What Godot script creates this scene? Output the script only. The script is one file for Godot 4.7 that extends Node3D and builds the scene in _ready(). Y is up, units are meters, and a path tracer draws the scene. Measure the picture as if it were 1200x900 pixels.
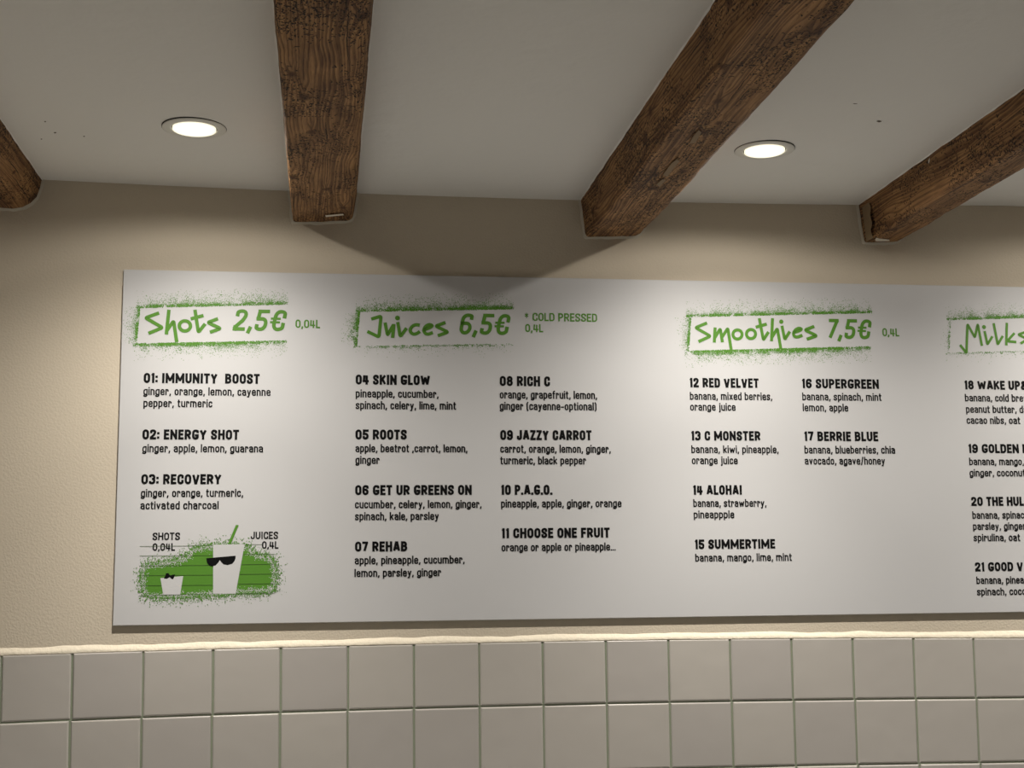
extends Node3D
# A juice bar's menu board on a cream wall above grey tiles, old timber beams and recessed downlights overhead.
# Metres, y up. The wall runs along x; its tiles and the board face +z at z = 0.

const CAM_POS := Vector3(0.6946, 1.4988, 3.1709)
const CAM_ROT := Vector3(0.14370, -0.13785, -0.01118)
const CAM_FOV := 31.4658
const JOINT_X := [-0.0031, 0.1475, 0.3001, 0.4526, 0.6020, 0.7525, 0.9019, 1.0516, 1.1993, 1.3481, 1.4975, 1.6468, 1.7977, 1.9490, 2.1011, 2.2541]
const TILE_TOP := [1.3517, 1.3536, 1.3554, 1.3570, 1.3584, 1.3596, 1.3605, 1.3611, 1.3614, 1.3613, 1.3609, 1.3600, 1.3587, 1.3569, 1.3546, 1.3517]
const TILE_MID := [1.2048, 1.2075, 1.2098, 1.2118, 1.2134, 1.2146, 1.2155, 1.2160, 1.2162, 1.2161, 1.2156, 1.2147, 1.2135, 1.2120, 1.2100, 1.2078]
const CEILING_EDGE := [[0.000, 2.4334], [0.300, 2.4267], [0.600, 2.4219], [0.900, 2.4191], [1.200, 2.4183], [1.500, 2.4194], [1.800, 2.4225], [2.100, 2.4275], [2.400, 2.4345]]
const BOARD := [0.2315, 1.4106, 2.2217]
const TEXTS := [
	["item_title", "01: IMMUNITY  BOOST", "01: IMMUNITY  BOOST", 0.2838, 1.95703, 0.26111, 0.0233, "bold"],
	["item_ingredients", "ginger, orange, lemon, cayenne", "ginger, orange, lemon, cayenne", 0.28398, 1.92905, 0.28622, 0.0189, "body"],
	["item_ingredients", "pepper, turmeric", "pepper, turmeric", 0.28472, 1.90154, 0.15414, 0.01886, "body"],
	["item_title", "02: ENERGY SHOT", "02: ENERGY SHOT", 0.28446, 1.82721, 0.21578, 0.02302, "bold"],
	["item_ingredients", "ginger, apple, lemon, guarana", "ginger, apple, lemon, guarana", 0.28525, 1.79802, 0.26983, 0.01868, "body"],
	["item_title", "03: RECOVERY", "03: RECOVERY", 0.28477, 1.72536, 0.17748, 0.02281, "bold"],
	["item_ingredients", "ginger, orange, turmeric,", "ginger, orange, turmeric,", 0.28461, 1.69643, 0.22748, 0.0185, "body"],
	["item_ingredients", "activated charcoal", "activated charcoal", 0.28443, 1.66854, 0.17319, 0.01846, "body"],
	["item_title", "04 SKIN GLOW", "04 SKIN GLOW", 0.76586, 1.95744, 0.1736, 0.02379, "bold"],
	["item_ingredients", "pineapple, cucumber,", "pineapple, cucumber,", 0.76602, 1.92707, 0.19386, 0.0193, "body"],
	["item_ingredients", "spinach, celery, lime, mint", "spinach, celery, lime, mint", 0.76616, 1.89959, 0.23467, 0.01925, "body"],
	["item_title", "08 RICH C", "08 RICH C", 1.10524, 1.9569, 0.12069, 0.02413, "bold"],
	["item_ingredients", "orange, grapefruit, lemon,", "orange, grapefruit, lemon,", 1.10495, 1.92711, 0.23461, 0.01958, "body"],
	["item_ingredients", "ginger (cayenne-optional)", "ginger (cayenne-optional)", 1.10468, 1.89984, 0.23308, 0.01953, "body"],
	["item_title", "05 ROOTS", "05 ROOTS", 0.76595, 1.8285, 0.11895, 0.02351, "bold"],
	["item_ingredients", "apple, beetrot ,carrot, lemon,", "apple, beetrot ,carrot, lemon,", 0.76611, 1.79888, 0.26111, 0.01907, "body"],
	["item_ingredients", "ginger", "ginger", 0.76626, 1.77172, 0.05572, 0.01903, "body"],
	["item_title", "09 JAZZY CARROT", "09 JAZZY CARROT", 1.10519, 1.82833, 0.21891, 0.02386, "bold"],
	["item_ingredients", "carrot, orange, lemon, ginger,", "carrot, orange, lemon, ginger,", 1.10489, 1.79828, 0.26509, 0.01935, "body"],
	["item_ingredients", "turmeric, black pepper", "turmeric, black pepper", 1.10462, 1.77072, 0.20516, 0.0193, "body"],
	["item_title", "06 GET UR GREENS ON", "06 GET UR GREENS ON", 0.76605, 1.69947, 0.27053, 0.02324, "bold"],
	["item_ingredients", "cucumber, celery, lemon, ginger,", "cucumber, celery, lemon, ginger,", 0.76583, 1.66902, 0.29378, 0.01885, "body"],
	["item_ingredients", "spinach, kale, parsley", "spinach, kale, parsley", 0.76598, 1.64159, 0.19333, 0.0188, "body"],
	["item_title", "10 P.A.G.O.", "10 P.A.G.O.", 1.10572, 1.69923, 0.12155, 0.02358, "bold"],
	["item_ingredients", "pineapple, apple, ginger, orange", "pineapple, apple, ginger, orange", 1.10542, 1.66952, 0.28746, 0.01913, "body"],
	["item_title", "11 CHOOSE ONE FRUIT", "11 CHOOSE ONE FRUIT", 1.10591, 1.59827, 0.25719, 0.02337, "bold"],
	["item_ingredients", "orange or apple or pineapple…", "orange or apple or pineapple…", 1.10561, 1.56785, 0.27116, 0.01895, "body"],
	["item_title", "07 REHAB", "07 REHAB", 0.76636, 1.56999, 0.11972, 0.02297, "bold"],
	["item_ingredients", "apple, pineapple, cucumber,", "apple, pineapple, cucumber,", 0.76593, 1.54107, 0.25325, 0.01863, "body"],
	["item_ingredients", "lemon, parsley, ginger", "lemon, parsley, ginger", 0.76551, 1.51221, 0.19869, 0.01858, "body"],
	["item_title", "12 RED VELVET", "12 RED VELVET", 1.56765, 1.95749, 0.17289, 0.02335, "bold"],
	["item_ingredients", "banana, mixed berries,", "banana, mixed berries,", 1.56736, 1.92733, 0.20599, 0.01913, "body"],
	["item_ingredients", "orange juice", "orange juice", 1.56719, 1.90099, 0.11299, 0.01908, "body"],
	["item_title", "16 SUPERGREEN", "16 SUPERGREEN", 1.84973, 1.95774, 0.19725, 0.02362, "bold"],
	["item_ingredients", "banana, spinach, mint", "banana, spinach, mint", 1.84931, 1.92786, 0.20271, 0.01935, "body"],
	["item_ingredients", "lemon, apple", "lemon, apple", 1.84944, 1.901, 0.11566, 0.01931, "body"],
	["item_title", "13 C MONSTER", "13 C MONSTER", 1.56751, 1.8287, 0.17234, 0.02309, "bold"],
	["item_ingredients", "banana, kiwi, pineapple,", "banana, kiwi, pineapple,", 1.56699, 1.79827, 0.21723, 0.01891, "body"],
	["item_ingredients", "orange juice", "orange juice", 1.56743, 1.7716, 0.11341, 0.01886, "body"],
	["item_title", "17 BERRIE BLUE", "17 BERRIE BLUE", 1.84996, 1.82829, 0.18847, 0.02336, "bold"],
	["item_ingredients", "banana, blueberries, chia", "banana, blueberries, chia", 1.84928, 1.79771, 0.23094, 0.01913, "body"],
	["item_ingredients", "avocado, agave/honey", "avocado, agave/honey", 1.84897, 1.77074, 0.20395, 0.01908, "body"],
	["item_title", "14 ALOHA!", "14 ALOHA!", 1.56812, 1.69849, 0.12067, 0.02282, "bold"],
	["item_ingredients", "banana, strawberry,", "banana, strawberry,", 1.56784, 1.66922, 0.18069, 0.01869, "body"],
	["item_ingredients", "pineappple", "pineappple", 1.56805, 1.64225, 0.0997, 0.01865, "body"],
	["item_title", "15 SUMMERTIME", "15 SUMMERTIME", 1.5683, 1.56956, 0.1981, 0.02256, "bold"],
	["item_ingredients", "banana, mango, lime, mint", "banana, mango, lime, mint", 1.56862, 1.54001, 0.2379, 0.01848, "body"],
	["item_title", "18 WAKE UP&", "18 WAKE UP", 2.27014, 1.95821, 0.14722, 0.02274, "bold"],
	["item_ingredients", "banana, cold brew,", "banana, cold bre", 2.26963, 1.92825, 0.15338, 0.01883, "body"],
	["item_ingredients", "peanut butter, da", "peanut butter, d", 2.27054, 1.89966, 0.15048, 0.01878, "body"],
	["item_ingredients", "cacao nibs, oat", "cacao nibs, oat", 2.2704, 1.87219, 0.14103, 0.01874, "body"],
	["item_title", "19 GOLDEN M", "19 GOLDEN", 2.27034, 1.79968, 0.13248, 0.02243, "bold"],
	["item_ingredients", "banana, mango,", "banana, mango,", 2.27092, 1.76971, 0.14335, 0.01857, "body"],
	["item_ingredients", "ginger, coconut", "ginger, coconu", 2.27006, 1.7417, 0.13732, 0.01852, "body"],
	["item_title", "20 THE HUL", "20 THE HUL", 2.26996, 1.66936, 0.13734, 0.02217, "bold"],
	["item_ingredients", "banana, spinac", "banana, spina", 2.27064, 1.63784, 0.12463, 0.01835, "body"],
	["item_ingredients", "parsley, ginger", "parsley, ginge", 2.2707, 1.61056, 0.12806, 0.01831, "body"],
	["item_ingredients", "spirulina, oat", "spirulina, oat", 2.2705, 1.58294, 0.12098, 0.01827, "body"],
	["item_title", "21 GOOD V", "21 GOOD V", 2.26988, 1.51014, 0.12416, 0.02186, "bold"],
	["item_ingredients", "banana, pinea", "banana, pine", 2.27125, 1.47965, 0.11179, 0.0181, "body"],
	["item_ingredients", "spinach, coco", "spinach, coc", 2.27104, 1.45212, 0.11521, 0.01806, "body"],
	["volume_note", "0,04L", "0,04L", 0.62532, 2.08994, 0.05683, 0.01987, "green"],
	["volume_note", "* COLD PRESSED", "* COLD PRESSED", 1.16627, 2.11497, 0.17718, 0.01996, "green"],
	["volume_note", "0,4L", "0,4L", 1.16779, 2.08782, 0.04337, 0.0195, "green"],
	["volume_note", "0,4L", "0,4L", 2.06307, 2.08983, 0.04358, 0.02023, "green"],
	["cup_size_note", "SHOTS", "SHOTS", 0.31307, 1.59942, 0.06007, 0.01683, "medium"],
	["cup_size_note", "0,04L", "0,04L", 0.31369, 1.57555, 0.04913, 0.0168, "medium"],
	["cup_size_note", "JUICES", "JUICES", 0.5305, 1.60022, 0.06124, 0.01661, "medium"],
	["cup_size_note", "0,4L", "0,4L", 0.55605, 1.57844, 0.03695, 0.01659, "medium"],
	["price", "2,5€", "2,5€", 0.48068, 2.08141, 0.11678, 0.05081, "price"],
	["price", "6,5€", "6,5€", 1.00705, 2.0796, 0.11749, 0.05112, "price"],
	["price", "7,5€", "7,5€", 1.91671, 2.08144, 0.11134, 0.05009, "price"]]
const SCRIPTS := [
	["Shots", 0.00804, [["line", 0.3143, 2.1205, 0.2839, 2.1086, 0.3228, 2.0862, 0.2916, 2.0722], ["line", 0.3362, 2.1285, 0.3319, 2.0703], ["line", 0.332, 2.0783, 0.3474, 2.1022, 0.3557, 2.0527], ["loop", 0.3858, 2.0911, 0.3853, 2.0874, 0.3835, 2.084, 0.3808, 2.0813, 0.3773, 2.0795, 0.3734, 2.0789, 0.3694, 2.0794, 0.3658, 2.0811, 0.363, 2.0837, 0.3611, 2.087, 0.3604, 2.0907, 0.3609, 2.0944, 0.3626, 2.0978, 0.3654, 2.1005, 0.3689, 2.1023, 0.3728, 2.1029, 0.3767, 2.1024, 0.3803, 2.1008, 0.3832, 2.0981, 0.3851, 2.0948], ["line", 0.395, 2.1294, 0.4039, 2.0763, 0.4189, 2.0966], ["line", 0.3858, 2.1076, 0.4146, 2.116], ["line", 0.4477, 2.1091, 0.4246, 2.0997, 0.454, 2.0861, 0.43, 2.0767]]],
	["Juices", 0.00784, [["line", 0.8014, 2.1135, 0.8244, 2.1211, 0.8195, 2.0709, 0.7925, 2.0838], ["line", 0.8339, 2.1058, 0.8395, 2.0753, 0.8539, 2.101], ["line", 0.8545, 2.1025, 0.8516, 2.0693], ["dot", [0.863, 2.1171, 0.0058]], ["line", 0.8636, 2.1073, 0.8696, 2.0726, 0.8847, 2.0933], ["curve", 0.9156, 2.1005, 0.9059, 2.1024, 0.8958, 2.0965, 0.8917, 2.0872, 0.8978, 2.0785, 0.9079, 2.0793, 0.9159, 2.0855], ["curve", 0.925, 2.0893, 0.9455, 2.0972, 0.9439, 2.1023, 0.9341, 2.1024, 0.925, 2.0928, 0.926, 2.0826, 0.9341, 2.078, 0.9466, 2.0835], ["line", 0.9767, 2.108, 0.9534, 2.099, 0.9827, 2.085, 0.9583, 2.0759]]],
	["Smoothies", 0.00763, [["line", 1.6159, 2.1165, 1.5867, 2.1044, 1.6234, 2.0839, 1.593, 2.0698], ["line", 1.6359, 2.1056, 1.6325, 2.0682], ["line", 1.6333, 2.0787, 1.6487, 2.1028, 1.6529, 2.0691], ["line", 1.6511, 2.08, 1.6676, 2.1041, 1.6747, 2.0487], ["loop", 1.7032, 2.0892, 1.7025, 2.0856, 1.7008, 2.0824, 1.6981, 2.0799, 1.6948, 2.0782, 1.6912, 2.0776, 1.6876, 2.0781, 1.6844, 2.0797, 1.682, 2.0822, 1.6804, 2.0853, 1.68, 2.0889, 1.6807, 2.0924, 1.6824, 2.0956, 1.6851, 2.0982, 1.6884, 2.0998, 1.692, 2.1005, 1.6956, 2.1, 1.6988, 2.0984, 1.7013, 2.0959, 1.7028, 2.0927], ["loop", 1.7374, 2.0907, 1.7367, 2.0872, 1.7349, 2.0839, 1.7322, 2.0814, 1.7289, 2.0797, 1.7253, 2.0791, 1.7217, 2.0796, 1.7185, 2.0812, 1.716, 2.0837, 1.7145, 2.0869, 1.7141, 2.0904, 1.7148, 2.0939, 1.7165, 2.0971, 1.7192, 2.0997, 1.7225, 2.1014, 1.7261, 2.102, 1.7297, 2.1015, 1.7329, 2.0999, 1.7354, 2.0974, 1.7369, 2.0942], ["line", 1.7482, 2.1302, 1.7565, 2.0761, 1.7703, 2.0965], ["line", 1.7382, 2.1077, 1.7667, 2.116], ["line", 1.7818, 2.1307, 1.777, 2.0736], ["line", 1.778, 2.0828, 1.793, 2.1053, 1.8, 2.0544], ["dot", [1.8039, 2.1225, 0.0054]], ["line", 1.805, 2.1123, 1.8108, 2.0783, 1.8246, 2.0983], ["curve", 1.8321, 2.0948, 1.8553, 2.1024, 1.8527, 2.1072, 1.8424, 2.106, 1.8333, 2.0963, 1.8339, 2.0867, 1.8425, 2.0836, 1.8563, 2.0896], ["line", 1.8874, 2.112, 1.863, 2.1025, 1.893, 2.0886, 1.8668, 2.0797]]],
	["Milks", 0.00639, [["line", 2.2649, 2.0706, 2.2806, 2.0501, 2.2879, 2.1233, 2.3053, 2.09, 2.315, 2.1237, 2.3228, 2.0686], ["dot", [2.3313, 2.1167, 0.0052]], ["line", 2.3322, 2.1067, 2.3375, 2.0724, 2.3521, 2.0934], ["line", 2.3575, 2.127, 2.365, 2.0727, 2.3797, 2.0947], ["line", 2.3928, 2.1285, 2.3876, 2.0707], ["line", 2.4115, 2.1024, 2.3906, 2.0816, 2.4147, 2.0797], ["line", 2.4403, 2.1051, 2.4214, 2.0989, 2.4457, 2.0874, 2.4259, 2.0759]]]]
const SPRAYS := [
	[[[0.2728, 2.1304], [0.5987, 2.1439], [0.5958, 2.0608], [0.2674, 2.0495]], [1.0, 0.9, 0.75]],
	[[[0.7763, 2.1295], [1.1303, 2.1414], [1.1274, 2.0596], [0.7697, 2.0499]], [1.15, 0.16, 1.1]],
	[[[1.5778, 2.1297], [2.0256, 2.1463], [2.0171, 2.0646], [1.57, 2.0485]], [0.9, 1.35, 0.7]],
	[[[2.2461, 2.132], [2.6484, 2.1496], [2.6419, 2.0669], [2.2368, 2.0512]], [0.9, 0.12, 0.15]]]
const CUPS := {"blob": [0.2921, 1.5381, 0.3037, 1.5448, 0.354, 1.5506, 0.389, 1.5592, 0.3958, 1.5743, 0.4154, 1.5825, 0.4465, 1.586, 0.5178, 1.5837, 0.5321, 1.5807, 0.5395, 1.5651, 0.574, 1.5619, 0.5857, 1.5439, 0.5884, 1.4955, 0.5808, 1.4827, 0.4968, 1.4788, 0.4515, 1.4765, 0.384, 1.4716, 0.3098, 1.4726, 0.2947, 1.4832, 0.2905, 1.5159], "cup": [0.447, 1.5883, 0.5171, 1.5889, 0.4991, 1.4779, 0.4492, 1.4785], "small": [0.3324, 1.5146, 0.3824, 1.5186, 0.3768, 1.4774, 0.3395, 1.4779], "straw": [0.4969, 1.6325, 0.5032, 1.6325, 0.4863, 1.5895, 0.4797, 1.5895], "glasses": [0.4323, 1.5579, 0.4976, 1.5631, 0.4974, 1.5568, 0.495, 1.5505, 0.49, 1.5448, 0.48, 1.542, 0.4706, 1.5438, 0.4657, 1.549, 0.4625, 1.5534, 0.4592, 1.5479, 0.4536, 1.5417, 0.446, 1.5397, 0.4389, 1.5418, 0.4342, 1.5482], "bow": [0.34, 1.5137, 0.343, 1.5193, 0.3445, 1.525, 0.3496, 1.5255, 0.3531, 1.5204, 0.3648, 1.5225, 0.3606, 1.5117, 0.3566, 1.5126, 0.3529, 1.5164, 0.3465, 1.5125], "rules": [[0.2852, 1.5855, 0.4465, 1.5863], [0.5177, 1.5878, 0.5564, 1.5878], [0.2858, 1.5644, 0.4475, 1.5638], [0.513, 1.5656, 0.5845, 1.5659], [0.2855, 1.5421, 0.448, 1.542], [0.5099, 1.5429, 0.5849, 1.543], [0.287, 1.5205, 0.4484, 1.5202], [0.506, 1.5211, 0.5852, 1.5211], [0.2876, 1.4981, 0.4488, 1.4976], [0.5027, 1.4993, 0.5855, 1.4993], [0.286, 1.4757, 0.4492, 1.4782], [0.4991, 1.4779, 0.5857, 1.478]]}
const MARKS := [
	["timber_beam2", "staple", "drip", [0.6918, 2.344, 0.0662, 0.7328, 2.344, 0.0843, 0.7349, 2.344, 0.0726, 0.6937, 2.344, 0.0522], [0, -1, 0]],
	["timber_beam3", "paint_smear", "drip_thin", [1.3758, 2.317, 0.5426, 1.3728, 2.317, 0.6171, 1.3763, 2.317, 0.6507, 1.3855, 2.317, 0.6351, 1.3862, 2.317, 0.5787, 1.3875, 2.317, 0.5318], [0, -1, 0]],
	["timber_beam3", "paint_smear", "drip_thin", [1.3764, 2.317, 0.7458, 1.3711, 2.317, 0.7953, 1.3728, 2.317, 0.8246, 1.3815, 2.317, 0.811, 1.3863, 2.317, 0.7519], [0, -1, 0]],
	["timber_beam3", "paint_smear", "drip_thin", [1.3778, 2.317, 0.4762, 1.3814, 2.317, 0.5132, 1.3899, 2.317, 0.508, 1.3895, 2.317, 0.4586], [0, -1, 0]],
	["timber_beam4", "paint_drip", "drip", [2.0414, 2.326, 0.0357, 2.0371, 2.326, 0.0539, 2.0455, 2.326, 0.0471, 2.0769, 2.326, 0.0381, 2.0836, 2.326, 0.0251, 2.0539, 2.326, 0.0189, 2.0483, 2.326, 0.0218], [0, -1, 0]],
	["timber_beam4", "plaster_smear", "drip_thin", [2.0195, 2.4131, 0.0164, 2.0195, 2.4141, 0.0598, 2.0195, 2.3979, 0.0711, 2.0195, 2.3805, 0.0637, 2.0195, 2.3562, 0.0739, 2.0195, 2.3423, 0.0616, 2.0195, 2.3196, 0.0746, 2.0195, 2.3217, 0.0323], [-1, 0, 0]],
	["timber_beam4", "plaster_smear", "drip", [2.018, 2.4139, 0.3994, 2.018, 2.4169, 0.4085, 2.018, 2.4081, 0.4052, 2.018, 2.4061, 0.3993], [-1, 0, 0]],
	["ceiling", "nick", "nick", [0.1323, 2.4215, 0.4387, 0.1345, 2.4215, 0.443, 0.1363, 2.4215, 0.442, 0.1362, 2.4215, 0.4383, 0.1335, 2.4215, 0.4347], [0, -1, 0]],
	["ceiling", "nick", "nick", [0.1376, 2.4215, 0.3706, 0.1407, 2.4215, 0.3758, 0.1435, 2.4215, 0.3747, 0.1436, 2.4215, 0.3703, 0.1398, 2.4215, 0.366], [0, -1, 0]],
	["ceiling", "nick", "nick", [0.1932, 2.4215, 0.353, 0.1954, 2.4215, 0.357, 0.1975, 2.4215, 0.3561, 0.1976, 2.4215, 0.3527, 0.1948, 2.4215, 0.3493], [0, -1, 0]],
	["ceiling", "nick", "nick", [0.1031, 2.4215, 0.326, 0.1051, 2.4215, 0.33, 0.1067, 2.4215, 0.329, 0.1065, 2.4215, 0.3255, 0.1041, 2.4215, 0.3222], [0, -1, 0]],
	["ceiling", "nick", "nick", [0.7908, 2.4215, 0.914, 0.7948, 2.4215, 0.9182, 0.8007, 2.4215, 0.9177, 0.8026, 2.4215, 0.9145, 0.7969, 2.4215, 0.9109], [0, -1, 0]],
	["ceiling", "nick", "nick", [0.7853, 2.4215, 0.9415, 0.7872, 2.4215, 0.944, 0.7901, 2.4215, 0.9436, 0.7911, 2.4215, 0.9417, 0.7883, 2.4215, 0.9396], [0, -1, 0]],
	["ceiling", "nick", "nick", [1.1653, 2.4215, 0.7986, 1.1661, 2.4215, 0.8013, 1.1681, 2.4215, 0.8008, 1.1691, 2.4215, 0.7985, 1.1676, 2.4215, 0.7963], [0, -1, 0]],
	["ceiling", "nick", "nick", [1.8079, 2.4215, 0.6142, 1.8101, 2.4215, 0.6187, 1.8162, 2.4215, 0.618, 1.8194, 2.4215, 0.6146, 1.8152, 2.4215, 0.6108], [0, -1, 0]],
	["ceiling", "nick", "nick", [1.6574, 2.4215, 0.8119, 1.6605, 2.4215, 0.8145, 1.6664, 2.4215, 0.8145, 1.6689, 2.4215, 0.8127, 1.6639, 2.4215, 0.8104], [0, -1, 0]],
	["ceiling", "nick", "nick", [1.7186, 2.4215, 0.711, 1.7212, 2.4215, 0.7137, 1.7266, 2.4215, 0.7135, 1.7289, 2.4215, 0.7116, 1.7246, 2.4215, 0.7092], [0, -1, 0]]]

const WALL_Z := -0.008
const ROOM_X := [-1.8, 4.4]
const ROOM_Z := 5.4
const LAMPS := [[0.4255, 0.424], [1.636, 0.4165], [2.64, 0.42], [-0.86, 0.42]]

# letter shapes: width in cap heights, then strokes as centre lines in a unit box ("!" keeps a corner sharp, "z" closes)
const GLYPHS := {
	"A": [0.56, "0,0 .4,1! .6,1! 1,0", ".16,.27 .84,.27"], "B": [0.5, "0,0! 0,1! .93,1 .93,.54 0,.54!z", "0,0! 0,.54! 1,.54 1,0z"], "C": [0.48, "1,.74 1,1 0,1 0,0 1,0 1,.26"],
	"D": [0.5, "0,0! 0,1! 1,1 1,0z"], "E": [0.42, "1,1 0,1! 0,0! 1,0", "0,.52 .85,.52"], "F": [0.42, "1,1 0,1! 0,0", "0,.5 .85,.5"], "G": [0.52, "1,.86 1,1 0,1 0,0 1,0 1,.4! .62,.4"],
	"H": [0.52, "0,0 0,1", "1,0 1,1", "0,.52 1,.52"], "I": [0.2, ".5,0 .5,1"], "J": [0.44, "1,1 1,0 0,0 0,.26"], "K": [0.52, "0,0 0,1", "1,1 .1,.42", ".35,.62 1,0"],
	"L": [0.4, "0,1 0,0! 1,0"], "M": [0.7, "0,0 0,1! .5,.2! 1,1! 1,0"], "N": [0.54, "0,0 0,1! 1,0! 1,1"], "O": [0.5, "0,0 0,1 1,1 1,0z"], "P": [0.48, "0,0 0,1! 1,1 1,.44 0,.44"],
	"R": [0.5, "0,0 0,1! 1,1 1,.46 0,.46", ".5,.46 1,0"], "S": [0.48, "1,.8 1,1 0,1 0,.58 1,.42 1,0 0,0 0,.2"], "T": [0.46, "0,1 1,1", ".5,1 .5,0"], "U": [0.5, "0,1 0,0 1,0 1,1"],
	"V": [0.54, "0,1 .42,0! .58,0! 1,1"], "W": [0.78, "0,1 .22,0! .5,.8! .78,0! 1,1"], "X": [0.52, "0,0 1,1", "0,1 1,0"], "Y": [0.52, "0,1 .5,.42! 1,1", ".5,.42 .5,0"], "Z": [0.46, "0,1 1,1! 0,0! 1,0"],
	"&": [0.54, "1,0 .15,.75 .15,1 .75,1 .75,.75 0,.35 0,0 .7,0 1,.42"], "0": [0.5, "0,0 0,1 1,1 1,0z"], "1": [0.27, "0,.86 .9,1! .9,0"], "2": [0.48, "0,.8 0,1 1,1 1,.6 0,.1! 0,0! 1,0"],
	"3": [0.48, "0,.88 0,1 1,1 1,.53 .72,.53", ".72,.53 1,.53 1,0 0,0 0,.12"], "4": [0.5, ".1,1 0,.3! 1,.3", ".74,.9 .74,0"], "5": [0.48, "1,1 0.05,1! 0,.58! 1,.58 1,0 0,0 0,.18"],
	"6": [0.5, "1,.84 1,1 0,1 0,0 1,0 1,.54 0,.54"], "7": [0.46, "0,1 1,1! .35,0"], "8": [0.5, "0,0 0,.53 1,.53 1,0z", ".05,.53 .05,1 .95,1 .95,.53z"], "9": [0.5, "0,.16 0,0 1,0 1,1 0,1 0,.46 1,.46"],
	"€": [0.6, "1,.72 1,1 .2,1 .2,0 1,0 1,.28", "~-.08,.6 .6,.6", "~-.08,.4 .6,.4"],
	"a": [0.43, "0,.57 .02,.7 1,.7 1,0", "1,.4 0,.4 0,0 1,0"], "b": [0.43, "0,1 0,0", "0,0! 0,.7! 1,.7 1,0z"], "c": [0.4, "1,.54 1,.7 0,.7 0,0 1,0 1,.16"], "d": [0.43, "1,1 1,0", "1,0! 1,.7! 0,.7 0,0z"],
	"e": [0.43, "0,.36 1,.36! 1,.7 0,.7 0,0 1,0 1,.1"], "f": [0.3, "1,1 .35,1 .35,0", "0,.68 .95,.68"], "g": [0.43, "1,0! 1,.7! 0,.7 0,0z", "1,.7 1,-.26 0,-.26 0,-.16"],
	"h": [0.43, "0,1 0,0", "0,.7 1,.7 1,0"], "i": [0.13, ".5,.7 .5,0", ".5,.98"], "j": [0.2, "1,.7 1,-.26 0,-.26", "1,.98"], "k": [0.43, "0,1 0,0", "1,.7 .1,.28", ".35,.42 1,0"], "l": [0.13, ".5,1 .5,0"],
	"m": [0.68, "0,0 0,.7! 1,.7 1,0", ".5,.7 .5,0"], "n": [0.43, "0,0 0,.7! 1,.7 1,0"], "o": [0.43, "0,0 0,.7 1,.7 1,0z"], "p": [0.43, "0,.7 0,-.26", "0,0! 0,.7! 1,.7 1,0z"],
	"r": [0.34, "0,0 0,.7! 1,.7 1,.52"], "s": [0.4, "1,.57 1,.7 0,.7 0,.41 1,.29 1,0 0,0 0,.13"], "t": [0.3, ".35,.92 .35,0 1,0", "0,.7 .95,.7"], "u": [0.43, "0,.7 0,0 1,0", "1,.7 1,0"],
	"v": [0.42, "0,.7 .5,0! 1,.7"], "w": [0.64, "0,.7 .25,0! .5,.6! .75,0! 1,.7"], "x": [0.42, "0,.7 1,0", "0,0 1,.7"], "y": [0.42, "0,.7 .5,0", "1,.7 .3,-.24! .05,-.24"], "z": [0.4, "0,.7 1,.7! 0,0! 1,0"],
	".": [0.17, ".5,0"], ",": [0.17, ".7,.1 .1,-.2"], ":": [0.17, ".5,.1", ".5,.66"], "!": [0.2, ".5,1 .5,.34", ".5,0"], "*": [0.42, "~.5,1.02 .5,.4", "~0,.9 1,.54", "~1,.9 0,.54"], "-": [0.32, "0,.36 1,.36"],
	"(": [0.24, "1,1.06 .1,.85 .1,.0 1,-.2"], ")": [0.24, "0,1.06 .9,.85 .9,.0 0,-.2"], "/": [0.32, "0,-.15 1,1.05"], "…": [0.56, "0,0", ".5,0", "1,0"],
}
const STYLES := {  # stroke in cap heights, gap, ink, slant
	"bold": [0.23, 0.07, "black", 0.0], "body": [0.16, 0.075, "black", 0.0], "medium": [0.175, 0.075, "black", 0.0], "green": [0.17, 0.08, "green", 0.0], "price": [0.165, 0.1, "green", 0.2],
}

var ink := {}
var paint := {}
var rng := RandomNumberGenerator.new()


func _ready() -> void:
	rng.seed = 20417
	# --- camera, surroundings, exposure
	var cam := Camera3D.new()
	cam.name = "camera"
	cam.position = CAM_POS
	cam.rotation = CAM_ROT
	cam.fov = CAM_FOV
	add_child(cam)
	var env := Environment.new()
	env.background_mode = Environment.BG_COLOR
	env.background_color = Color.BLACK
	env.tonemap_mode = Environment.TONE_MAPPER_LINEAR
	env.tonemap_exposure = 0.52
	env.sdfgi_enabled = true
	env.ssao_enabled = true
	env.ssil_enabled = true
	var we := WorldEnvironment.new()
	we.name = "surroundings"
	we.environment = env
	add_child(we)
	# --- the room, then the beams and lamps, then the board
	make_materials()
	make_room()
	make_tiles()
	for b in BEAMS:
		make_beam(b)
	make_marks()
	for i in LAMPS.size():
		make_downlight(i)
	make_board()


# ------------------------------------------------------------------ helpers
func material(called: String, color: Color, rough: float, spec := 0.5) -> StandardMaterial3D:
	var m := StandardMaterial3D.new()
	m.resource_name = called
	m.albedo_color = color
	m.roughness = rough
	m.metallic_specular = spec
	return m


func relief(m: StandardMaterial3D, frequency: float, octaves: int, scale: float, depth_cm: float, noise_seed: int) -> void:
	var n := FastNoiseLite.new()
	n.seed = noise_seed
	n.frequency = frequency
	n.fractal_octaves = octaves
	var t := NoiseTexture2D.new()
	t.width = 1024
	t.height = 1024
	t.seamless = true
	t.noise = n
	m.heightmap_enabled = true
	m.heightmap_texture = t
	m.heightmap_scale = depth_cm
	m.uv1_triplanar = true
	m.uv1_world_triplanar = true
	m.uv1_scale = Vector3.ONE * scale


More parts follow.
